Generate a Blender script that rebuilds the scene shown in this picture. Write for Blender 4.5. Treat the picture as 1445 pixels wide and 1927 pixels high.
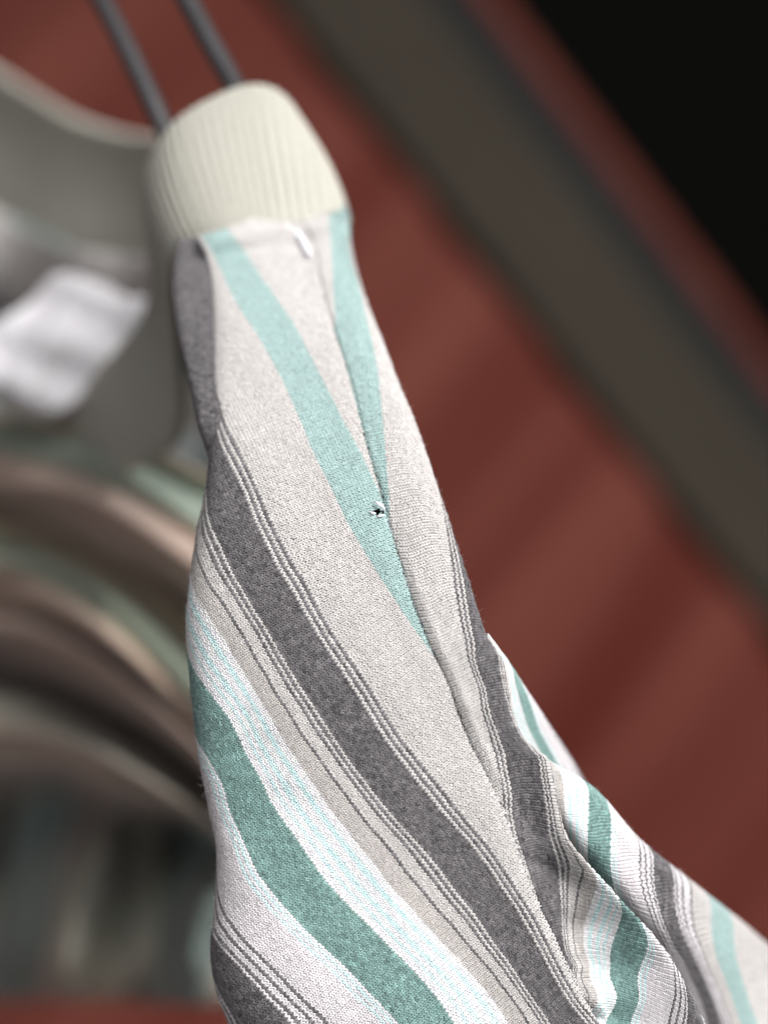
import bpy, math, random
import numpy as np
from mathutils import Matrix, Vector

random.seed(4); rng = np.random.default_rng(4)
sc = bpy.context.scene
for o in list(bpy.data.objects): bpy.data.objects.remove(o)

# ------------------------------------------------------------------ camera
PITCH, ROLL = math.radians(20), math.radians(-40)
FOC = 0.6375                                   # focus distance (m)
LENS, SENS = 85.0, 24.0
camd = bpy.data.cameras.new('camera'); cam = bpy.data.objects.new('camera', camd)
sc.collection.objects.link(cam); sc.camera = cam
camd.lens, camd.sensor_width, camd.sensor_fit = LENS, SENS, 'HORIZONTAL'
camd.clip_start, camd.clip_end = 0.02, 200
camd.dof.use_dof = True; camd.dof.focus_distance = FOC
camd.dof.aperture_fstop = 3.5; camd.dof.aperture_blades = 0
CM = (Matrix.Translation((0, -0.6, 1.62)) @ Matrix.Rotation(math.pi/2 - PITCH, 4, 'X')
      @ Matrix.Rotation(ROLL, 4, 'Z'))
cam.matrix_world = CM
CMn = np.array(CM)

# ------------------------------------------------------------------ light
SUN_CAM = Vector((0.42, 0.50, 0.76)).normalized()          # direction TOWARDS the sun, seen from the camera
sdir = (CM.to_3x3() @ SUN_CAM).normalized()
w = bpy.data.worlds.new('World'); sc.world = w; w.use_nodes = True
nt = w.node_tree; bg = nt.nodes['Background']
sky = nt.nodes.new('ShaderNodeTexSky'); sky.sky_type = 'NISHITA'; sky.sun_disc = False
sky.sun_elevation = max(0.05, math.asin(sdir.z)); sky.sun_rotation = math.atan2(sdir.x, sdir.y)
sky.dust_density = 3.0; sky.ozone_density = 1.0
hs = nt.nodes.new('ShaderNodeHueSaturation'); hs.inputs['Saturation'].default_value = 0.10     # hazy white sky
nt.links.new(sky.outputs[0], hs.inputs['Color']); nt.links.new(hs.outputs[0], bg.inputs[0]); bg.inputs[1].default_value = 0.115
sl = bpy.data.lights.new('sun', 'SUN'); sl.energy = 1.8; sl.angle = math.radians(34); sl.color = (1.0, 0.98, 0.965)
so = bpy.data.objects.new('sun', sl); sc.collection.objects.link(so)
so.rotation_euler = sdir.to_track_quat('Z', 'Y').to_euler()
vs = sc.view_settings
sc.display_settings.display_device = 'sRGB'
vs.view_transform = 'Standard'; vs.look = 'None'; vs.gamma = 1.0; vs.use_curve_mapping = False
vs.exposure = 0.50
sc.cycles.use_denoising = True

# ------------------------------------------------------------------ helpers
PX = FOC*SENS/LENS/1445.0                      # metres per photograph pixel in the plane of focus
K = SENS/LENS/1445.0
def W3(x, y, d):
    """points of the place, surveyed from the photograph: image x, y and distance d (m)"""
    x = np.asarray(x, float); y = np.asarray(y, float); d = np.asarray(d, float)
    c = np.stack([(x-722.5)*K*d, -(y-963.5)*K*d, -d*np.ones_like(x)], -1)
    return c @ CMn[:3, :3].T + CMn[:3, 3]
CAMP = CMn[:3, 3]

def srgb(r, g, b):
    f = lambda c: (c/255/12.92) if c/255 <= 0.04045 else ((c/255+0.055)/1.055)**2.4
    return (f(r), f(g), f(b))

def link(o, parent=None, label=None, cat=None, group=None, kind=None):
    if o.name not in sc.collection.objects: sc.collection.objects.link(o)
    if parent is not None: o.parent = parent
    for k, v in (('label', label), ('category', cat), ('group', group), ('kind', kind)):
        if v: o[k] = v
    return o

def mesh_np(name, V, F, mat, parent=None, col=None, smooth=True, **kw):
    """V (n,3) world points, F (m,k) indices (all the same k)"""
    V = np.asarray(V, np.float64)
    inv = None
    if parent is not None:
        inv = np.array(parent.matrix_world.inverted())
        V = V @ inv[:3, :3].T + inv[:3, 3]
    F = np.asarray(F, np.int32)
    me = bpy.data.meshes.new(name)
    me.vertices.add(len(V)); me.vertices.foreach_set('co', V.astype(np.float32).ravel())
    m, k = F.shape
    me.loops.add(m*k); me.loops.foreach_set('vertex_index', F.ravel())
    me.polygons.add(m)
    me.polygons.foreach_set('loop_start', np.arange(m, dtype=np.int32)*k)
    me.polygons.foreach_set('use_smooth', np.full(m, smooth))
    me.update(calc_edges=True)
    if col is not None:
        a = me.color_attributes.new('yarn', 'FLOAT_COLOR', 'POINT')
        c4 = np.ones((len(V), 4), np.float32); c4[:, :3] = col
        a.data.foreach_set('color', c4.ravel())
    me.materials.append(mat)
    return link(bpy.data.objects.new(name, me), parent, **kw)

def grid_faces(n, m, wrap=False):
    i = np.arange(n-1)[:, None]; j = np.arange(m if wrap else m-1)[None]
    j2 = (j+1) % m
    f = np.stack([i*m+j, i*m+j2, (i+1)*m+j2, (i+1)*m+j], -1)
    return f.reshape(-1, 4)

def tube(pts, r, sides=10):
    """swept tube with caps; r scalar or per point; returns V,F(quads)"""
    pts = np.asarray(pts, float); n = len(pts); r = np.broadcast_to(r, (n,))
    t = np.gradient(pts, axis=0); t /= np.linalg.norm(t, axis=1)[:, None]
    up = np.array([0.31, 0.2, 0.93]); V = []
    for i in range(n):
        a = np.cross(t[i], up); a /= np.linalg.norm(a); b = np.cross(t[i], a)
        th = np.arange(sides)*2*math.pi/sides
        V.append(pts[i]+r[i]*(np.cos(th)[:, None]*a+np.sin(th)[:, None]*b))
    V = np.concatenate(V); F = grid_faces(n, sides, True)
    return V, F

def cr(pts, n, closed=False):
    """Catmull-Rom through pts (k,dim), n samples evenly spaced in arc length"""
    P = np.asarray(pts, float)
    if closed: Q = np.vstack([P[-1], P, P[0], P[1]])
    else: Q = np.vstack([2*P[0]-P[1], P, 2*P[-1]-P[-2]])
    out = []
    for i in range(len(Q)-3):
        t = np.linspace(0, 1, 40, endpoint=False)[:, None]
        p0, p1, p2, p3 = Q[i:i+4]
        out.append(0.5*(2*p1+(p2-p0)*t+(2*p0-5*p1+4*p2-p3)*t*t+(3*p1-p0-3*p2+p3)*t**3))
    out = np.vstack(out+[Q[-2][None]])
    return out

def resample(c, n):
    L = np.r_[0, np.cumsum(np.linalg.norm(np.diff(c, axis=0), axis=1))]
    s = np.linspace(0, L[-1], n)
    return np.stack([np.interp(s, L, c[:, k]) for k in range(c.shape[1])], 1)

def tps(xy, v, lam=1e-3):
    xy = np.asarray(xy, float); n = len(xy); v = np.asarray(v, float)
    sc_ = 300.0; X = xy/sc_
    def ker(a, b):
        r2 = ((a[:, None]-b[None])**2).sum(-1)
        return 0.5*r2*np.log(r2+1e-12)
    A = np.zeros((n+3, n+3)); A[:n, :n] = ker(X, X)+lam*np.eye(n)
    A[:n, n] = 1; A[:n, n+1:] = X; A[n, :n] = 1; A[n+1:, :n] = X.T
    co = np.linalg.solve(A, np.r_[v, 0, 0, 0])
    def ev(q):
        q = np.asarray(q, float)/sc_; out = np.empty(len(q))
        for i in range(0, len(q), 40000):
            b = q[i:i+40000]
            out[i:i+40000] = ker(b, X)@co[:n]+co[n]+b@co[n+1:]
        return out
    return ev

# ------------------------------------------------------------------ materials
def new_mat(name):
    m = bpy.data.materials.new(name); m.use_nodes = True
    return m, m.node_tree, m.node_tree.nodes['Principled BSDF']

def cloth_mat(name, fine=0.0):
    m, t, b = new_mat(name)
    a = t.nodes.new('ShaderNodeAttribute'); a.attribute_name = 'yarn'
    tc = t.nodes.new('ShaderNodeTexCoord')
    n = t.nodes.new('ShaderNodeTexNoise'); n.inputs['Scale'].default_value = 3200; n.inputs['Detail'].default_value = 3
    t.links.new(tc.outputs['Object'], n.inputs['Vector'])
    mr = t.nodes.new('ShaderNodeMapRange'); mr.inputs[1].default_value = .3; mr.inputs[2].default_value = .7
    mr.inputs[3].default_value = .86; mr.inputs[4].default_value = 1.1
    t.links.new(n.outputs[0], mr.inputs[0])
    mx = t.nodes.new('ShaderNodeVectorMath'); mx.operation = 'SCALE'
    t.links.new(a.outputs['Color'], mx.inputs[0]); t.links.new(mr.outputs[0], mx.inputs['Scale'])
    t.links.new(mx.outputs[0], b.inputs['Base Color'])
    b.inputs['Roughness'].default_value = .92; b.inputs['Specular IOR Level'].default_value = .15
    b.inputs['Subsurface Weight'].default_value = .55; b.inputs['Subsurface Radius'].default_value = (1, 1, 1); b.inputs['Subsurface Scale'].default_value = .00035
    b.inputs['Sheen Weight'].default_value = .12; b.inputs['Sheen Roughness'].default_value = .5
    return m
M_knit = cloth_mat('striped jersey yarn')
M_jersey = cloth_mat('striped jersey ground')

def plain_mat(name, col, rough=.6, spec=.3, noise=0.0, scale=60.0, bump=0.0, sheen=0.0, col2=None, stretch=None):
    m, t, b = new_mat(name)
    b.inputs['Roughness'].default_value = rough; b.inputs['Specular IOR Level'].default_value = spec
    b.inputs['Sheen Weight'].default_value = sheen
    tc = t.nodes.new('ShaderNodeTexCoord'); n = t.nodes.new('ShaderNodeTexNoise')
    n.inputs['Scale'].default_value = scale; n.inputs['Detail'].default_value = 5
    if stretch:
        mp = t.nodes.new('ShaderNodeMapping'); mp.inputs['Scale'].default_value = stretch
        t.links.new(tc.outputs['Object'], mp.inputs[0]); t.links.new(mp.outputs[0], n.inputs['Vector'])
    else: t.links.new(tc.outputs['Object'], n.inputs['Vector'])
    rp = t.nodes.new('ShaderNodeValToRGB')
    c2 = col2 or tuple(c*(1-noise) for c in col)
    rp.color_ramp.elements[0].position = .3; rp.color_ramp.elements[1].position = .7
    rp.color_ramp.elements[0].color = (*c2, 1); rp.color_ramp.elements[1].color = (*col, 1)
    t.links.new(n.outputs[0], rp.inputs[0]); t.links.new(rp.outputs[0], b.inputs['Base Color'])
    if bump:
        bp = t.nodes.new('ShaderNodeBump'); bp.inputs['Strength'].default_value = bump; bp.inputs['Distance'].default_value = .002
        t.links.new(n.outputs[0], bp.inputs['Height']); t.links.new(bp.outputs[0], b.inputs['Normal'])
    return m

M_rib = plain_mat('cream rib knit', (.515, .503, .445), .95, .1, .12, 900, .15, .15)
M_black = plain_mat('black plastic', (.05, .048, .052), .45, .5, .2, 80)
M_label = plain_mat('white satin label', (.76, .745, .78), .75, .3, .05, 500, .1, .1)
M_white = plain_mat('white thread', (.86, .86, .9), .8, .2, .06, 900, 0, .1)
M_grey = plain_mat('grey thread', (.33, .35, .39), .85, .2, .2, 900, 0, .1)
M_red = plain_mat('red painted timber', (.106, .031, .0225), .75, .08, 0, 2.2, .12, 0, (.053, .0092, .0058), (1, 1, 10))
M_olive = plain_mat('olive brown painted timber', (.032, .0268, .0205), .8, .08, .25, 14, .1, 0, None, (10, 10, 1))
M_slate = plain_mat('slate grey strip', (.011, .0130, .0140), .8, .08, .2, 12)
M_shade_slab = plain_mat('warm shade slab', (.55, .37, .21), .7, .2, .3, 5)  # warm colour of the added overhead slab, for its bounce light
M_dark = plain_mat('dark glass', (.0012, .0013, .001), .7, .02, .2, 3)

# ------------------------------------------------------------------ stripe scheme of the jersey (s in photograph pixels across the stripes)
BEIGE = (.585, .56, .55); GREY = (.15, .142, .15); TEAL1 = (.37, .505, .495); TEAL2 = (.235, .375, .355)
WHITE = (.88, .87, .90); CYAN = (.66, .87, .895); LILAC = (.76, .72, .75); DARKL = (.18, .172, .18); TAN = (.55, .52, .505)
CP = 5.5; WP = 8.0                              # course and wale pitch
STR = [(260, 182, BEIGE), (182, 114, TEAL1), (114, 11, BEIGE), (11, 5.6, DARKL), (5.6, -8, BEIGE), (-8, -13.5, DARKL), (-13.5, -20, BEIGE),
       (-20, -25.5, DARKL), (-25.5, -31, BEIGE), (-31, -100, GREY), (-100, -105, BEIGE), (-105, -110.5, DARKL), (-110.5, -120, BEIGE),
       (-120, -126, DARKL), (-126, -145, BEIGE), (-145, -151, DARKL), (-151, -192, TAN), (-192, -208, WHITE), (-208, -219, CYAN),
       (-219, -231, WHITE), (-231, -242, CYAN), (-242, -253, WHITE), (-253, -261, CYAN), (-261, -278, WHITE), (-278, -360, TEAL2), (-360, -365, WHITE),
       (-365, -371, CYAN), (-371, -378, LILAC), (-378, -384, CYAN), (-384, -452, LILAC), (-452, -458, DARKL), (-458, -472, LILAC), (-472, -478, DARKL),
       (-478, -486, LILAC), (-486, -491.5, DARKL), (-491.5, -497, LILAC), (-497, -562, GREY), (-562, -568, LILAC), (-568, -573.5, DARKL),
       (-573.5, -584, LILAC), (-584, -589.5, DARKL), (-589.5, -606, LILAC), (-606, -612, DARKL), (-612, -660, BEIGE), (-660, -728, TEAL1), (-728, -900, BEIGE)]
SB = np.array([a for a, b, c in STR]); SCOL = np.array([c for a, b, c in STR])
def scol(s):
    s = np.clip(np.asarray(s), -880, 259)
    i = np.searchsorted(-SB, -s, side='right')-1
    return SCOL[np.clip(i, 0, len(SB)-1)]

# ------------------------------------------------------------------ the setting: red clapboard wall with a dark window
WALL_YAW = math.radians(25)
uh = np.array([math.cos(WALL_YAW), math.sin(WALL_YAW), 0.0]); uz = np.array([0, 0, 1.0])
nrm = np.cross(uh, uz); 
if np.dot(nrm, CAMP-W3(722, 963, 1.3)) < 0: nrm = -nrm
W0 = W3(960, 560, 1.34)                         # a point of the window casing
def wall_hit(x, y):
    r = W3(x, y, 1.0)-CAMP
    t = np.dot(W0-CAMP, nrm)/np.dot(r, nrm)
    p = CAMP+t*r-W0
    return np.dot(p, uh), p[2]
def wp(a, z, o):                                # wall coordinates: along, up, out
    return W0+a*uh+z*uz+o*nrm
def wall_box(name, a0, a1, z0, z1, o0, o1, mat, parent, tilt=0.0, bev=.002, **kw):
    c = [(a, z, o) for a in (a0, a1) for z in (z0, z1) for o in (o0, o1)]
    V = np.array([wp(a, z, o+(tilt if (z == z0 and o == o1) else 0)) for a, z, o in c])
    F = np.array([(0, 1, 3, 2), (4, 6, 7, 5), (0, 4, 5, 1), (2, 3, 7, 6), (0, 2, 6, 4), (1, 5, 7, 3)])
    o = mesh_np(name, V, F, mat, parent, smooth=False, **kw)
    if bev:
        bm = o.modifiers.new('edge', 'BEVEL'); bm.width = bev; bm.segments = 2
    return o

wall = bpy.data.objects.new('wall', None); wall.location = wp(-.4, -.9, -.03)
link(wall, label='red painted clapboard wall beside the dark window', cat='wall', kind='structure')
bpy.context.view_layer.update()
BH = 0.098
for i in range(18):
    z0 = -0.93+i*BH+.013
    wall_box('siding_board', -1.25, -.0052, z0, z0+BH+.014, -.012, .001, M_red, wall, tilt=.006, bev=.003)
wall_box('shade_slab', -1.6, 1.2, .62, .66, -.05, .62, M_shade_slab, wall, bev=0)  # unseen slab added overhead to block sky light and bounce warm light
wall_box('backing', -1.25, .6, -.95, .95, -.05, -.0205, M_slate, wall, bev=0)

win = bpy.data.objects.new('window', None); win.location = wp(.1, -.9, 0)
link(win, label='dark window with olive casing and thin red sash set in the red wall', cat='window')
bpy.context.view_layer.update()
wall_box('casing', -.005, .046, -.95, .95, -.02, .014, M_olive, win, bev=.004)
wall_box('casing_lip', .0462, .066, -.95, .95, -.02, .008, M_olive, win, bev=.004)
wall_box('weather_strip', .0662, .090, -.95, .95, -.02, .002, M_slate, win, bev=.003)
wall_box('sash', .0902, .103, -.95, .95, -.02, .0005, M_red, win, bev=.003)
wall_box('pane', .1032, .6, -.95, .95, -.02, -.006, M_dark, win, bev=0)

# ------------------------------------------------------------------ the shirt
shirt = bpy.data.objects.new('striped_shirt', None)
shirt.location = W3(800, 1300, .70)
link(shirt, label='striped grey and teal knit shirt with cream rib collar on black hanger', cat='shirt')
bpy.context.view_layer.update()

def ss(x, a, b):
    t = np.clip((x-a)/(b-a), 0, 1); return t*t*(3-2*t)

class Patch:
    cm = staticmethod(lambda s_: s_)
def patch(A, B, nu, nw, w0=-.35, a=.28, k=1.0, zc=(), scp=(), extra=None, wscale=None, lam=.02, krow=None, clampS=False):
    """cloth between the silhouette curve A (the cloth turns away there) and curve B.
    zc: (x,y,z px behind the focus distance); scp: (x,y,s) stripe readings."""
    p = Patch()
    A = resample(cr(A, 0), nu); B = resample(cr(B, 0), nu)
    wv = np.linspace(w0, 1, nw)
    f = np.where(wv < a, wv*wv/(2*a), wv-a/2)/(1-a/2)
    rnd = np.where(wv < 0, a/2-wv, np.where(wv < a, (a-wv)**2/(2*a), 0))*k
    X = A[:, None]+(B-A)[:, None]*f[None, :, None]
    wid = np.linalg.norm(B-A, axis=1)
    Ln = np.r_[0, np.cumsum(np.linalg.norm(np.diff((A+B)/2, axis=0), axis=1))]
    ws = wscale or wid.mean()
    q = np.stack(np.broadcast_arrays(Ln[:, None], wv[None]*ws), -1)
    vis = wv >= 0
    XV = X[:, vis].reshape(-1, 2); QV = q[:, vis].reshape(-1, 2)
    def locate(pts):
        out = []
        for (x, y) in pts:
            i = np.argmin((XV[:, 0]-x)**2+(XV[:, 1]-y)**2); out.append(QV[i])
        return np.array(out)
    zc = np.array(zc, float); scp = np.array(scp, float)
    ez = tps(locate(zc[:, :2]), zc[:, 2], 1e-2)
    es = tps(locate(scp[:, :2]), scp[:, 2], lam)
    sh = X.shape[:2]
    Z = ez(q.reshape(-1, 2)).reshape(sh)
    wneg = np.minimum(wv, 0)
    kr = np.interp(A[:, 1], *krow) if krow else np.ones(nu)
    Z = Z+(rnd[None]*(kr*np.minimum(wid, 480))[:, None])
    S = es(q.reshape(-1, 2)).reshape(sh)
    i0 = int(np.searchsorted(wv, .03))
    if clampS: S = np.where(wv[None] < .03, S[:, i0:i0+1]+(wv-wv[i0])[None]*ws*.5*np.sign(S[:, i0:i0+1]-S[:, i0+4:i0+5]), S)
    if extra is not None: Z = Z+extra(X, wv, wid, Ln)
    p.X, p.Z, p.S, p.w = X, Z, S, wv
    p.P = W3(X[..., 0], X[..., 1], FOC+Z*PX)
    # along-stripe coordinate T by least squares on a polynomial basis
    Pu = np.gradient(p.P, axis=0)/PX; Pv = np.gradient(p.P, axis=1)/PX
    Su = np.gradient(S, axis=0); Sv = np.gradient(S, axis=1)
    tau = Pu*Sv[..., None]-Pv*Su[..., None]
    tau /= np.linalg.norm(tau, axis=-1, keepdims=True)+1e-9
    gu = (Pu*tau).sum(-1); gv = (Pv*tau).sum(-1)
    un = np.linspace(-1, 1, nu)[:, None]+0*wv[None]; wn = np.linspace(-1, 1, nw)[None]+0*un
    bas = [(i, j) for i in range(8) for j in range(8-i) if i+j > 0]
    st = (slice(None, None, 7), slice(None, None, 3))
    R1 = np.stack([(i*un**(i-1) if i else 0*un)*wn**j*(2/(nu-1)) for i, j in bas], -1)[st].reshape(-1, len(bas))
    R2 = np.stack([un**i*(j*wn**(j-1) if j else 0*un)*(2/(nw-1)) for i, j in bas], -1)[st].reshape(-1, len(bas))
    co = np.linalg.lstsq(np.vstack([R1, R2]), np.r_[gu[st].ravel(), gv[st].ravel()], rcond=1e-9)[0]
    p.T = sum(c*un**i*wn**j for c, (i, j) in zip(co, bas))
    N = np.cross(Pu, Pv); N /= np.linalg.norm(N, axis=-1, keepdims=True)+1e-12
    mid = N[nu//2, int(nw*.8)]
    if np.dot(mid, CAMP-p.P[nu//2, int(nw*.8)]) < 0: N = -N
    p.N = N
    p.R = (Pu, Pv)
    return p

def base_sheet(name, p, parent, hole=None, drop=1.8, tone=1.0):
    n, m = p.S.shape
    F = grid_faces(n, m)
    V = p.P-p.N*drop*PX
    if hole is not None:
        c = p.X.reshape(-1, 2)[F].mean(1)
        F = F[~hole(c)]
    return mesh_np(name, V.reshape(-1, 3), F, M_jersey, parent, col=scol(p.cm(p.S.ravel()))*tone)

def knit(name, p, parent, hole=None, ylim=2000):
    """every V of the jersey: two short yarn legs per stitch"""
    a = p.T/WP; b = p.S/CP; P = p.P
    a0, au, av = a[:-1, :-1], a[1:, :-1]-a[:-1, :-1], a[:-1, 1:]-a[:-1, :-1]
    b0, bu, bv = b[:-1, :-1], b[1:, :-1]-b[:-1, :-1], b[:-1, 1:]-b[:-1, :-1]
    P0 = P[:-1, :-1]; Pu = P[1:, :-1]-P0; Pv = P[:-1, 1:]-P0
    det = au*bv-av*bu; det = np.where(np.abs(det) < 1e-9, 1e-9, det)
    ca = np.floor(a0+.5*(au+av)+.5); cb = np.floor(b0+.5*(bu+bv)+.5)
    out = []
    for i in (-1, 0, 1):
        for j in (-1, 0, 1):
            A = ca+i-a0; B = cb+j-b0
            u = (A*bv-B*av)/det; v = (B*au-A*bu)/det
            ok = (u >= -.06) & (u < 1.06) & (v >= -.06) & (v < 1.06) & (np.abs(det) > 1e-4)
            if hole is not None or True:
                XX = p.X[:-1, :-1]; ok &= XX[..., 1] < ylim
            if hole is not None: ok &= ~hole(XX.reshape(-1, 2)).reshape(XX.shape[:2])
            o = np.nonzero(ok)
            uu, vv, dd = u[o][:, None], v[o][:, None], det[o][:, None]
            pos = P0[o]+Pu[o]*uu+Pv[o]*vv
            Ta = (Pu[o]*bv[o][:, None]-Pv[o]*bu[o][:, None])/dd
            Tb = (Pv[o]*au[o][:, None]-Pu[o]*av[o][:, None])/dd
            out.append((pos, Ta, Tb, p.N[:-1, :-1][o], (cb+j)[o]*CP, (ca+i)[o]))
    pos, Ta, Tb, N, s, ia = [np.concatenate(q) for q in zip(*out)]
    _, keep = np.unique(np.round(ia*100000+s/CP).astype(np.int64), return_index=True)
    pos, Ta, Tb, N, s, ia = [q[keep] for q in (pos, Ta, Tb, N, s, ia)]
    la = np.linalg.norm(Ta, axis=1, keepdims=True); lb = np.linalg.norm(Tb, axis=1, keepdims=True)
    Ta *= np.clip(la, .5*WP*PX, 1.7*WP*PX)/la; Tb *= np.clip(lb, .5*CP*PX, 2.2*CP*PX)/lb
    n = len(pos); print(name, 'stitches', n)
    rings = [(-.66, .07, .15, .62), (-.2, .16, 1.0, 1.0), (.25, .29, 1.0, 1.0), (.70, .40, .2, .6)]
    SD = 5; th = np.arange(SD)*2*math.pi/SD
    jit = rng.normal(0, 1, (n, 6))
    la = np.linalg.norm(Ta, axis=1, keepdims=True); an = Ta/la
    VV = []; 
    for sg in (-1, 1):
        for (be, al, h, r) in rings:
            c = pos+Ta*(sg*al+.035*jit[:, 0:1])+Tb*(be+.07*jit[:, 1:2])+N*PX*(h*1.25+.22*jit[:, 2:3]-.35)
            rr = PX*r*1.9*np.clip(la/(WP*PX), .6, 1.25)*(1+.09*jit[:, 3:4])
            for t in th:
                VV.append(c+an*rr*math.cos(t)+N*rr*.85*math.sin(t))
    V = np.stack(VV, 1)                                     # n, 2*4*SD, 3
    nv = V.shape[1]
    f = []
    for leg in range(2):
        for r_ in range(3):
            for k_ in range(SD):
                o = leg*4*SD+r_*SD
                f.append((o+k_, o+(k_+1) % SD, o+SD+(k_+1) % SD, o+SD+k_))
    F = (np.arange(n)*nv)[:, None, None]+np.array(f)[None]
    col = scol(p.cm(s+1e-3))
    lum = col.mean(1, keepdims=True)
    yarn = np.sin(s*12.9898)*.5                               # each course is one yarn: its own slight tone
    amp = np.where(lum < .2, .22, np.where(lum < .45, .15, .055))
    tone = 1+amp*(jit[:, 4:5])+.03*yarn[:, None]
    col = np.clip(col*np.clip(tone, .45, 1.9), .02, .92)
    col = np.repeat(col[:, None], nv, 1).reshape(-1, 3)
    return mesh_np(name, V.reshape(-1, 3), F.reshape(-1, 4), M_knit, parent, col=col, kind='stuff')

def lint(name, p, parent, n, lo=6, hi=22, edge=False, wmax=None):
    """loose surface fibres"""
    ny, nx = p.S.shape
    i = rng.integers(3, ny-3, n)
    if edge:
        w_ = rng.normal(.02, .09, n); j = np.clip(np.searchsorted(p.w, w_), 2, nx-3)
    else: j = rng.integers(2, nx-3, n)
    P = p.P[i, j]; N = p.N[i, j]
    d = rng.normal(0, 1, (n, 3)); d -= N*(d*N).sum(1, keepdims=True)*.4; d += N*np.abs(rng.normal(.35 if not edge else .8, .35, (n, 1)))
    d /= np.linalg.norm(d, axis=1, keepdims=True)
    L = rng.uniform(lo, hi, (n, 1))*PX; c2 = rng.normal(0, 1, (n, 3)); c2 /= np.linalg.norm(c2, axis=1, keepdims=True)
    side = np.cross(d, c2); side /= np.linalg.norm(side, axis=1, keepdims=True)+1e-9; s2 = np.cross(d, side)
    VV = []
    for k_, t in enumerate((0, .33, .66, 1.0)):
        c = P+N*PX*.8+d*L*t+side*L*.35*t*t
        r = PX*.19*(1-.5*t)
        for q in range(3):
            VV.append(c+r*(side*math.cos(q*2.1)+s2*math.sin(q*2.1)))
    V = np.stack(VV, 1); f = [(r_*3+q, r_*3+(q+1) % 3, r_*3+3+(q+1) % 3, r_*3+3+q) for r_ in range(3) for q in range(3)]
    F = (np.arange(n)*12)[:, None, None]+np.array(f)[None]
    col = np.clip(scol(p.S[i, j])*.75+.2, 0, .9)
    return mesh_np(name, V.reshape(-1, 3), F.reshape(-1, 4), M_knit, parent, col=np.repeat(col[:, None], 12, 1).reshape(-1, 3), kind='stuff')

SEAM = [(553, 386), (566, 412), (590, 462), (607, 545), (628, 616), (657, 707), (686, 823), (719, 931), (740, 1014), (763, 1089), (800, 1190), (845, 1288),
        (880, 1382), (916, 1458), (965, 1570), (992, 1650), (1028, 1735), (1068, 1820), (1103, 1886), (1126, 1927), (1190, 2050)]
# distance along the shoulder: 0 = in focus, positive = farther (px)
SY = np.array([380, 430, 500, 600, 700, 800, 960, 1200, 1927, 2060]); SZ = np.array([600, 530, 415, 285, 188, 112, 32, -8, -4, 4])
zy = lambda y: np.interp(y, SY, SZ)

LEFT = [(374, 446), (388, 476), (396, 505), (400, 540), (402, 600), (401, 700), (399, 780), (396, 850), (388, 920), (372, 1000), (358, 1100), (352, 1180), (360, 1290),
        (375, 1420), (394, 1520), (409, 1600), (406, 1700), (398, 1790), (410, 1870), (432, 1927), (478, 2050)]
front_s = []
def rd(s, pts): front_s.extend([(x, y, s) for x, y in pts])
rd(114, [(420, 516), (483, 624), (537, 728), (591, 853), (651, 976), (682, 1029), (712, 1080), (740, 1124), (790, 1199)])
rd(182, [(479, 512), (524, 574), (582, 674), (632, 765), (674, 848), (711, 927)])
rd(225, [(560, 500), (600, 600), (655, 740)])
rd(8, [(420, 732), (466, 832), (508, 931), (549, 1011), (597, 1095), (640, 1182), (699, 1265), (761, 1362), (815, 1436), (860, 1488), (918, 1570), (972, 1641), (1030, 1728), (1068, 1793), (1100, 1880)])
rd(-31, [(412, 830), (430, 870), (445, 900), (478, 983), (516, 1062), (566, 1145), (599, 1199), (653, 1282), (705, 1368), (775, 1466), (829, 1533), (896, 1607), (958, 1694)])
rd(-100, [(391, 941), (420, 1020), (458, 1108), (508, 1187), (545, 1253), (591, 1324), (632, 1388), (691, 1471), (754, 1549), (825, 1628), (896, 1719), (960, 1811), (1035, 1927)])
rd(-148, [(371, 1045), (395, 1108), (437, 1174), (478, 1245), (516, 1310), (562, 1381), (622, 1466), (692, 1557), (759, 1640), (821, 1715), (883, 1790), (941, 1860)])
rd(-192, [(362, 1095), (387, 1145), (420, 1195), (462, 1265), (497, 1332), (545, 1410), (594, 1478), (646, 1557), (713, 1640), (779, 1715), (850, 1794), (912, 1861), (950, 1910)])
rd(-278, [(358, 1245), (387, 1294), (434, 1355), (465, 1427), (503, 1505), (568, 1599), (626, 1674), (692, 1740), (759, 1811), (846, 1919)])
rd(-360, [(370, 1388), (398, 1430), (428, 1484), (443, 1549), (472, 1616), (514, 1682), (572, 1748), (642, 1811), (709, 1881), (746, 1923)])
rd(-381, [(406, 1508), (435, 1574), (460, 1649), (514, 1723), (584, 1794), (663, 1877)])
rd(-455, [(414, 1694), (439, 1740), (489, 1798), (547, 1856), (609, 1919)])
rd(-497, [(401, 1761), (435, 1802), (480, 1852), (526, 1898)])
rd(-562, [(401, 1836), (431, 1894), (443, 1923)])
fz = []
for (x, y) in SEAM[::1]: fz.append((x, y, zy(y)))
for y in range(480, 2060, 110):
    xl = np.interp(y, [q[1] for q in LEFT], [q[0] for q in LEFT]); xr = np.interp(y, [q[1] for q in SEAM], [q[0] for q in SEAM])
    for t, dz in ((0.03, 34), (.3, -6), (.6, -16)):
        fz.append((xl+(xr-xl)*t, y, zy(y)+dz*np.clip((xr-xl)/420, .5, 1.2)))
# soft dents of the cloth along the front edge
fz += [(455, 1420, 26), (520, 1500, 8), (430, 1560, 40), (470, 1700, 14), (560, 1800, -16), (640, 1450, -30), (560, 1250, -26)]

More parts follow.
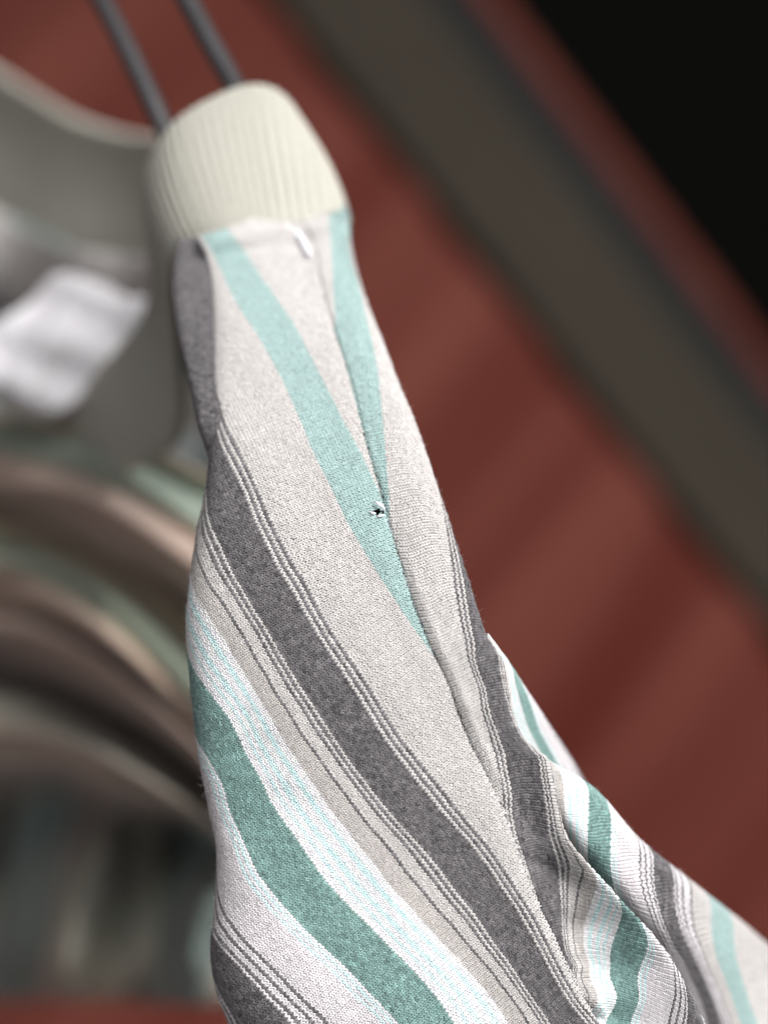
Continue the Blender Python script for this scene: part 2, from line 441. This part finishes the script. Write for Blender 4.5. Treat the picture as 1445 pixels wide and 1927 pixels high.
def front_extra(X, wv, wid, Ln):
    x, y = X[..., 0], X[..., 1]
    d = (1-wv)[None]*wid[:, None]                             # px from the shoulder seam
    e = 6.5*np.exp(-(d/4.0)**2)                                # the seam sinks in
    e += 2*np.exp(-((d-26)/14)**2)*-1*ss(y, 520, 800)
    top = np.interp(x, [340, 400, 480, 560, 640], [478, 438, 425, 414, 404])
    dt = y-top
    e += -19*np.exp(-((dt-16)/13)**2)+8*np.exp(-((dt-44)/8)**2)
    e += 4.0*np.sin(x*.017+y*.011)*np.sin(y*.013-x*.008)+1.3*np.sin(x*.05-y*.031+1.2)
    return e

def hole_at(cx, cy, rx, ry):
    def h(c):
        dx = c[:, 0]-cx; dy = c[:, 1]-cy
        a = np.arctan2(dy, dx); r = np.hypot(dx/rx, dy/ry)
        return r < 1+.35*np.cos(4*a-.5)
    return h
HOLE = hole_at(712, 963, 9.5, 6.2)
TOPF = [(352, 478), (566, 412)]
pf = patch(LEFT, SEAM, 640, 210, -.34, .26, 1.05, fz, front_s, front_extra, krow=([460, 640, 940], [.3, .5, 1.0]))
front = base_sheet('front_panel', pf, shirt, HOLE)
knit('front_stitches', pf, shirt, hole_at(712, 963, 10.5, 6.5), 1990)
lint('front_lint', pf, shirt, 2600, 5, 15)
lint('front_edge_lint', pf, shirt, 1700, 4, 15, True)

# back panel, beyond the shoulder seam
RIGHT = [(648, 386), (655, 404), (660, 470), (686, 560), (722, 650), (752, 730), (782, 800), (830, 940), (880, 1090), (912, 1190), (948, 1250), (958, 1300), (967, 1352), (984, 1388), (1012, 1416),
         (1032, 1432), (1042, 1475), (1050, 1520), (1064, 1572), (1092, 1612), (1125, 1648), (1175, 1704), (1216, 1747), (1258, 1800), (1292, 1860), (1325, 1927), (1390, 2050)]
bs = []
def rb(s, pts): bs.extend([(x, y, s) for x, y in pts])
rb(182, [(624, 454), (629, 520), (634, 600)]); rb(230, [(592, 462)]); rb(208, [(609, 545)])
rb(114, [(686, 595), (709, 691), (719, 815), (726, 877), (732, 952)])
rb(150, [(655, 690), (690, 815)]); rb(95, [(738, 720)])
rb(8, [(826, 983), (836, 1066), (854, 1172), (867, 1239), (889, 1329), (907, 1391), (934, 1485)])
rb(60, [(780, 1080), (815, 1190), (860, 1300)])
rb(-31, [(880, 1140), (903, 1220), (922, 1297), (940, 1380), (952, 1440), (962, 1500), (969, 1572)])
rb(-100, [(929, 1250), (943, 1305), (959, 1347), (981, 1388), (1014, 1436), (1023, 1489), (1034, 1550), (1042, 1610), (1052, 1660), (1060, 1720), (1068, 1770), (1085, 1820), (1105, 1880)])
rb(-60, [(985, 1540), (1015, 1650), (1040, 1740), (1075, 1820)])
rb(-148, [(1034, 1442), (1046, 1510), (1104, 1642), (1086, 1690), (1076, 1735), (1079, 1770), (1092, 1820)])
rb(-192, [(1123, 1660), (1114, 1695), (1096, 1733), (1088, 1768), (1090, 1799), (1098, 1841)])
rb(-278, [(1174, 1716), (1171, 1749), (1154, 1774), (1146, 1803), (1137, 1841), (1136, 1910)])
rb(-360, [(1206, 1745), (1222, 1775), (1217, 1807), (1200, 1847), (1185, 1910)])
rb(-455, [(1268, 1835), (1272, 1870), (1262, 1927)])
bz = [(x, y, zy(y)) for x, y in SEAM]
for y in range(430, 1420, 100):
    xr = np.interp(y, [q[1] for q in RIGHT], [q[0] for q in RIGHT]); xl = np.interp(y, [q[1] for q in SEAM], [q[0] for q in SEAM])
    for t, dz in ((.35, -8), (.7, 4), (.97, 34)): bz.append((xl+(xr-xl)*t, y, zy(y)+dz))
bz += [(960, 1470, 14), (1000, 1560, 52), (1030, 1640, 102), (1062, 1740, 112), (1092, 1820, 110), (1130, 1920, 110),                # valley
       (1010, 1440, 10), (1040, 1500, 18), (1075, 1605, 22), (1104, 1650, 8), (1150, 1700, -2), (1195, 1745, -8), (1222, 1785, -10), (1262, 1850, -6), (1300, 1927, 0),   # ridge
       (1080, 1700, 60), (1110, 1760, 54), (1150, 1830, 46), (1190, 1920, 46)]
def back_extra(X, wv, wid, Ln):
    x, y = X[..., 0], X[..., 1]
    d = (1-wv)[None]*wid[:, None]
    e = 5.5*np.exp(-(d/3.5)**2)
    e += -7*np.exp(-((d-17)/9)**2)*ss(y, 900, 1200)
    top = np.interp(x, [566, 640], [414, 402]); dt = y-top
    e += -18*np.exp(-((dt-16)/13)**2)+8*np.exp(-((dt-44)/8)**2)
    e += 1.6*np.sin(x*.06+y*.02)*np.sin(y*.03-x*.02)
    return e
pb = patch(RIGHT, SEAM, 640, 130, -.12, .34, 1.0, bz, bs, back_extra, krow=([1360, 1500], [1.0, 1.15]), clampS=True)
back = base_sheet('back_panel', pb, shirt)
knit('back_stitches', pb, shirt, None, 1990)
lint('back_lint', pb, shirt, 900, 4, 12); lint('back_edge_lint', pb, shirt, 400, 4, 12, True)

# sleeve folds behind the near fold
MQ = [(1026, 1428), (1055, 1447), (1090, 1466), (1130, 1497), (1200, 1578), (1300, 1660), (1400, 1740), (1445, 1780), (1540, 1860)]
ME = [(1020, 1500), (1030, 1560), (1060, 1630), (1100, 1690), (1160, 1760), (1230, 1840), (1290, 1930), (1330, 2000), (1400, 2100)]
ms = []
def rm(s, pts): ms.extend([(x, y, s) for x, y in pts])
rm(-150, [(1036, 1446), (1044, 1500), (1048, 1552)])
rm(-192, [(1054, 1453), (1060, 1489), (1065, 1552)]); rm(-278, [(1108, 1490), (1106, 1550), (1104, 1596), (1112, 1632)])
rm(-360, [(1142, 1520), (1152, 1550), (1149, 1596), (1147, 1629), (1153, 1666)])
rm(-455, [(1200, 1590), (1206, 1663), (1224, 1721), (1251, 1775)])
rm(-497, [(1230, 1612), (1235, 1686), (1251, 1744), (1291, 1811), (1318, 1873)])
rm(-562, [(1262, 1641), (1266, 1708), (1287, 1775), (1327, 1846), (1362, 1927)])
rm(-612, [(1302, 1668), (1306, 1753), (1330, 1820), (1372, 1910)])
rm(-660, [(1340, 1708), (1349, 1820), (1375, 1900)]); rm(-728, [(1376, 1730), (1384, 1820), (1408, 1900)]); rm(-790, [(1430, 1790), (1440, 1850)])
mz = [(1030, 1430, 60), (1055, 1460, 58), (1055, 1540, 52), (1100, 1520, 62), (1090, 1590, 54), (1140, 1560, 60), (1140, 1650, 56), (1200, 1620, 72), (1190, 1700, 60),
      (1260, 1680, 110), (1250, 1760, 75), (1320, 1730, 190), (1300, 1830, 180), (1400, 1790, 280), (1380, 1900, 260), (1445, 1830, 350), (1440, 1920, 330), (1540, 1900, 460)]
mz = [(x, y, 40+1.35*(z-40)) for x, y, z in mz]
mz += [(x, y, z) for (x, y), z in zip(ME, (150, 190, 240, 270, 290, 310, 340, 370, 420))]         # tucks in behind the near fold
pm = patch(MQ, ME, 300, 130, -.35, .3, 1.0, mz, ms, lambda X, wv, wid, Ln: 1.5*np.sin(X[..., 0]*.05+X[..., 1]*.03))
base_sheet('sleeve', pm, shirt); knit('sleeve_stitches', pm, shirt); lint('sleeve_edge_lint', pm, shirt, 260, 4, 12, True)
FQ = [(918, 1195), (957, 1248), (984, 1291), (1012, 1333), (1039, 1374), (1062, 1408), (1088, 1450), (1112, 1496)]
FE = [(880, 1235), (905, 1290), (925, 1340), (945, 1390), (975, 1440), (1005, 1480), (1035, 1520), (1060, 1560)]
fs = []
for s_, pts in ((-192, [(950, 1262), (957, 1305), (968, 1350), (990, 1395)]), (-278, [(965, 1262), (977, 1305), (984, 1340), (995, 1374), (1016, 1409)]),
               (-360, [(974, 1280), (988, 1305), (1002, 1340), (1011, 1374), (1032, 1412)]), (-450, [(1030, 1372), (1058, 1415), (1080, 1455)]), (-150, [(935, 1300), (945, 1350)])):
    fs += [(x, y, s_) for x, y in pts]
pq = patch(FQ, FE, 160, 80, -.3, .3, 1.0, [(950, 1260, 95), (985, 1310, 150), (960, 1350, 150), (1030, 1380, 230), (1000, 1420, 220), (1080, 1450, 300), (1050, 1480, 280)], fs)
base_sheet('rear_fold', pq, shirt); knit('rear_fold_stitches', pq, shirt)
# the front panel folded back on itself under the collar
LQ = [(338, 452), (332, 478), (326, 540), (332, 600), (345, 670), (362, 740), (374, 800), (396, 870), (412, 960)]
LE = [(410, 440), (420, 470), (430, 540), (432, 600), (432, 670), (432, 740), (430, 800), (430, 870), (430, 960)]
ls_ = [(x, y, -(y-460)+12*math.sin(x*.045)+.25*(x-370)) for y in range(460, 1000, 60) for x in (345, 370, 395, 420)]
lz = [(x, y, zy(y)+dz+np.interp(y, [820, 930], [0, 70])) for y in range(460, 960, 70) for x, dz in ((340, 78), (380, 42), (420, 20))]
pl = patch(LQ, LE, 220, 80, -.3, .35, 1.0, lz, ls_)
pl.cm = lambda s_: np.interp(-s_, [0, 420, 421, 500], [-37, -98, 70, 30])
base_sheet('tucked_fold', pl, shirt); knit('tucked_fold_stitches', pl, shirt)

# shoulder seam thread, broken little stitches in the groove
seamc = resample(cr(SEAM, 0), 260); V_, F_ = [], []; off = 0
for i in range(20, 255):
    if i % 2: continue
    q = seamc[i]; q2 = seamc[i+1]
    zz = zy(q[1])+3.5
    a_ = W3(q[0], q[1], FOC+zz*PX); b_ = W3(q2[0], q2[1], FOC+(zz-.5)*PX)
    v_, f_ = tube(np.array([a_, .5*(a_+b_)+(CAMP-a_)*.0006, b_]), np.array([.6, 1.0, .6])*1.1*PX, 5)
    V_.append(v_); F_.append(f_+off); off += len(v_)
mesh_np('seam_thread', np.vstack(V_), np.vstack(F_), M_grey, shirt, kind='stuff')

# frayed white ends round the small hole, and the loose white tape at the collar
def strand(name, pts, r, mat, parent, n=24, sides=8, taper=.4):
    c = resample(cr(np.array(pts, float), 0), n)
    t = np.linspace(0, 1, n)
    v, f = tube(W3(c[:, 0], c[:, 1], FOC+c[:, 2]*PX), r*PX*(1-(1-taper)*np.abs(2*t-1)**3), sides)
    return mesh_np(name, v, f, mat, parent)
hz = zy(960)-10
strand('frayed_end', [(706, 944, hz+4), (712, 948, hz-3), (719, 953, hz-4), (724, 961, hz+3)], 3.6, M_white, shirt)
strand('frayed_end', [(710, 946, hz+2), (717, 949, hz-4), (722, 956, hz-2)], 2.4, M_white, shirt)
strand('frayed_end', [(696, 963, hz+4), (702, 966, hz-2), (707, 966, hz+4)], 2.6, M_white, shirt)
strand('frayed_end', [(708, 972, hz+4), (715, 971, hz-2), (722, 969, hz+4)], 2.4, M_white, shirt)

# ------------------------------------------------------------------ rib collar: one closed band round the neck
RING = [  # rim x,y,d   seam x,y,d
    (455, 167, .705, 500, 428, .683), (519, 173, .706, 575, 417, .684), (547, 222, .716, 640, 404, .692), (520, 240, .745, 640, 455, .735), (430, 255, .785, 520, 490, .79),
    (290, 262, .83, 300, 490, .85), (150, 226, .865, 140, 470, .885), (0, 138, .895, 0, 402, .92), (-160, 40, .93, -180, 300, .95), (-330, 40, .95, -380, 330, .98),
    (-400, 250, .94, -430, 560, .97), (-320, 600, .91, -290, 800, .91), (-150, 810, .945, -120, 960, .95), (0, 830, .93, 40, 940, .935), (115, 775, .865, 150, 905, .87), (200, 690, .80, 252, 884, .795), (280, 580, .768, 340, 815, .752),
    (292, 450, .752, 338, 640, .728), (277, 340, .728, 330, 520, .706), (297, 288, .714, 350, 470, .694), (345, 222, .707, 410, 440, .686)]
RG = np.array(RING, float); RG[:, [2, 5]] += .0224
rc = cr(RG, 0, True)
rimW = W3(rc[:, 0], rc[:, 1], rc[:, 2]); seaW = W3(rc[:, 3], rc[:, 4], rc[:, 5])
mid = .5*(rimW+seaW)
L = np.r_[0, np.cumsum(np.linalg.norm(np.diff(mid, axis=0), axis=1))]
NR = int(L[-1]/.00245); NS = NR*8
tt = np.linspace(0, L[-1], NS, endpoint=False)
per = lambda a: np.stack([np.interp(tt, L, a[:, k]) for k in range(3)], 1)
rimW, seaW = per(rimW), per(seaW)
def smooth(a, n):
    k = np.ones(2*n+1)/(2*n+1)
    return np.stack([np.convolve(np.r_[a[-n:, c], a[:, c], a[:n, c]], k, 'valid') for c in range(3)], 1)
rimW, seaW = smooth(rimW, 12), smooth(seaW, 12)
nv_ = 16
vv = np.linspace(0, 1, nv_)
Bs = rimW[:, None]+(seaW-rimW)[:, None]*vv[None, :, None]
du = np.roll(Bs, -1, 0)-np.roll(Bs, 1, 0); dv = np.gradient(Bs, axis=1)
Nn = np.cross(du, dv); Nn /= np.linalg.norm(Nn, axis=-1, keepdims=True)
if np.dot(Nn[0, 8], CAMP-Bs[0, 8]) < 0: Nn = -Nn
Bs = Bs+Nn*(.0022*np.sin(math.pi*vv)**.8)[None, :, None]
upv = rimW-seaW; upv /= np.linalg.norm(upv, axis=1, keepdims=True)
ph = np.arange(NS)*2*math.pi/8
ph = ph+.9*np.sin(tt*61)+.6*np.sin(tt*143+1)
rib = (np.cos(ph)+.25*np.cos(2*ph))*(.00036+.00011*np.sin(tt*97))
hT = .00125
rows = []
for k in range(nv_-1, -1, -1):
    fade = min(1, (1-vv[k])*8+.2)
    rows.append(Bs[:, k]+Nn[:, k]*(hT+rib[:, None]*fade))
for q in (.5, 0, -.5):
    a_ = q*math.pi/1.6
    rows.append(Bs[:, 0]+Nn[:, 0]*((hT+rib[:, None])*math.sin(a_*1.6/1.0*.5+0) )+upv*(hT*math.cos(a_)))
for k in range(nv_):
    fade = min(1, (1-vv[k])*8+.2)
    rows.append(Bs[:, k]-Nn[:, k]*(hT+rib[:, None]*fade))
RV = np.stack(rows, 0)
collar = mesh_np('collar', RV.reshape(-1, 3), grid_faces(len(rows), NS, True), M_rib, shirt, label='cream ribbed neckband folded over the shoulder')

# topstitching just under the collar
ts = [(372, 492, 0), (400, 470, 0), (440, 462, 0), (500, 460, 0), (560, 454, 0), (620, 447, 0), (650, 446, 0)]
tc_ = resample(cr(np.array(ts, float), 0), 60)
for i in range(2, 57, 3):
    a_, b_ = tc_[i], tc_[i+2]
    z_ = zy(a_[1])-14
    strand('topstitch', [(a_[0], a_[1], z_+4), (.5*(a_[0]+b_[0]), .5*(a_[1]+b_[1]), z_-3), (b_[0], b_[1], z_+4)], 1.7, M_grey, collar, 8, 6)
# a tuft of white seam tape showing where the shoulder seam meets the collar
def ribbon(name, pts, width, mat, parent, n=40, m=9, curl=6.0, **kw):
    c = resample(cr(np.array(pts, float), 0), n)
    d = np.gradient(c[:, :2], axis=0); d /= np.linalg.norm(d, axis=1)[:, None]; nn = np.stack([-d[:, 1], d[:, 0]], 1)
    t = np.linspace(0, 1, n); wd = width*(1-.55*np.abs(2*t-1)**4)
    rows = []
    for q in np.linspace(-1, 1, m):
        x = c[:, 0]+nn[:, 0]*wd*q; y = c[:, 1]+nn[:, 1]*wd*q
        rows.append(W3(x, y, FOC+(c[:, 2]+curl*q*q)*PX))
    o = mesh_np(name, np.stack(rows, 0).reshape(-1, 3), grid_faces(m, n), mat, parent, **kw)
    s_ = o.modifiers.new('thick', 'SOLIDIFY'); s_.thickness = .0004
    return o
ribbon('seam_tape', [(x, y, zy(y)-17) for x, y in ((538, 424), (552, 434), (566, 450), (578, 472), (583, 482))], 5, M_white, shirt)

# ------------------------------------------------------------------ front of the body, hanging in soft folds below the neck
nx_, ny_ = 200, 260
gx = np.linspace(-260, 500, nx_)[None]+np.zeros((ny_, 1)); y0 = np.linspace(770, 1880, ny_)[:, None]+0*gx
drop = np.where(gx > -80, (np.clip(gx+80, 0, None)/450)**1.8, 0)*(np.interp(y0, [770, 880, 1060, 1330, 1500, 1880], [110, 165, 280, 190, 60, 10]))
drop += np.clip(-gx-80, 0, None)*.25
gy = y0+drop
dd = np.interp(y0, [770, 830, 885, 950, 1000, 1062, 1115, 1165, 1255, 1345, 1420, 1520, 1650, 1800, 1880],
               [.835, .825, .80, .862, .835, .80, .84, .82, .905, .835, .86, .92, .90, .90, .93])
kern = np.ones(9)/9
dd = .86+(dd-.86)*.75
dd = np.apply_along_axis(lambda c: np.convolve(np.pad(c, 4, 'edge'), kern, 'valid'), 0, dd)
low = ss(y0, 1380, 1560)
dd = dd+low*(.022*np.sin(gx*.024+np.sin(y0*.008)*2.2)+.010*np.sin(gx*.055+1+y0*.012))
dd += .004*np.sin(gx*.02+y0*.013)+(1-low)*.006*np.sin(y0*.095+gx*.006+1.5*np.sin(gx*.011))
gy = gy+low*(1-ss(y0, 1650, 1850))*(18*np.sin(gx*.03+1))
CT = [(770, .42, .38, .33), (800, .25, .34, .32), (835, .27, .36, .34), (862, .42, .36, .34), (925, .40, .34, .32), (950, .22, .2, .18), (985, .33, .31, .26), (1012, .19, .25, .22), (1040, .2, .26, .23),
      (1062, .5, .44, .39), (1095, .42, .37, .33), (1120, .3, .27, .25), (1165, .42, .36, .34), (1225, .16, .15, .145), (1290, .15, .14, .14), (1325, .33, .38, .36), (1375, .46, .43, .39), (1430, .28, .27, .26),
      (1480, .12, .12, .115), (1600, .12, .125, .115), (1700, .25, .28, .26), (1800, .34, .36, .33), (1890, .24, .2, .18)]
CT = np.array(CT)  # stripe colours with the shade of fold grooves and lower drape painted in
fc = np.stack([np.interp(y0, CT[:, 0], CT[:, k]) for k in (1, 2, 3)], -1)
fc = fc*np.array([1.12, 1.0, .90])  # warm tint of the shaded drape, painted into its colour
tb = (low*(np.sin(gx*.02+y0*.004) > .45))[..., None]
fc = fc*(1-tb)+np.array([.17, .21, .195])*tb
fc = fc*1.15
dd = dd+np.interp(gx, [-260, 0, 200, 500], [.11, .06, .0, -.03])
Pd = W3(gx, gy, dd)
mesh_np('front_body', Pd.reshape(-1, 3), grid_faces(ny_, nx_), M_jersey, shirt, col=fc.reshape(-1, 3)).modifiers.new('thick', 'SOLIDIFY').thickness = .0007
# back of the body seen through the neck opening
gx = np.linspace(-420, 460, 90)[None]+np.zeros((70, 1)); vv_ = np.linspace(0, 1, 70)[:, None]+0*gx
topy = np.interp(gx, [-420, -180, 0, 140, 300, 460], [330, 300, 402, 470, 490, 480])
gy = topy-4+vv_*(1500-topy)
dd = np.interp(gx, [-420, 0, 300, 460], [.98, .925, .855, .82])+.05*ss(vv_, 0, .5)+.006*np.sin(gx*.03+vv_*6)
sS = 108-vv_*1000+14*np.sin(gx*.02)
mesh_np('back_body', W3(gx, gy, dd).reshape(-1, 3), grid_faces(70, 90), M_jersey, shirt, col=scol(sS.ravel())).modifiers.new('thick', 'SOLIDIFY').thickness = .0007

# neck label: a crumpled white strip sewn into the back neck
lab = [(-60, 640), (0, 602), (55, 568), (108, 516), (190, 534), (240, 560), (290, 556)]
lab2 = [(-60, 760), (0, 722), (58, 766), (118, 772), (172, 722), (222, 664), (296, 622)]
La = resample(cr(np.array(lab, float), 0), 60); Lb = resample(cr(np.array(lab2, float), 0), 60)
q = np.linspace(0, 1, 30)
XY = La[None]+(Lb-La)[None]*q[:, None, None]
dz = .845+.0016*np.sin(XY[..., 0]*.045+XY[..., 1]*.03)+.0016*np.sin(XY[..., 1]*.05-XY[..., 0]*.02)-.004*np.sin(math.pi*q)[:, None]
o = mesh_np('neck_label', W3(XY[..., 0], XY[..., 1], dz).reshape(-1, 3), grid_faces(30, 60), M_label, shirt, label='crumpled white neck label inside the collar')
o.modifiers.new('thick', 'SOLIDIFY').thickness = .0005

# ------------------------------------------------------------------ hanger: two black rods that run down inside the shoulder
hanger = bpy.data.objects.new('clothes_hanger', None); hanger.location = W3(350, 150, .74)
link(hanger, label='black double rod clothes hanger rising out of the shirt collar', cat='hanger')
bpy.context.view_layer.update()
def rod(name, pts, r):
    c = resample(cr(np.array(pts, float), 0), 90)
    v, f = tube(W3(c[:, 0], c[:, 1], c[:, 2]), r, 16)
    return mesh_np(name, v, f, M_black, hanger)
rod('rod', [(60, -190, .78), (120, -120, .773), (192, 0, .765), (248, 110, .757), (288, 195, .752), (330, 285, .748), (400, 420, .735), (480, 600, .712), (610, 960, .675), (760, 1300, .664), (900, 1700, .664), (1010, 2080, .664)], .0029)
rod('rod', [(60, -190, .775), (200, -200, .76), (300, -90, .75), (352, 0, .745), (402, 92, .738), (446, 172, .732), (500, 300, .722), (570, 520, .70), (690, 880, .668), (760, 1120, .661), (900, 1480, .660), (1080, 1900, .662), (1150, 2080, .664)], .0029)
rod('hook', [(75, -190, .7775), (20, -260, .79), (-20, -360, .80), (40, -450, .80), (120, -430, .80), (150, -350, .80)], .0026)
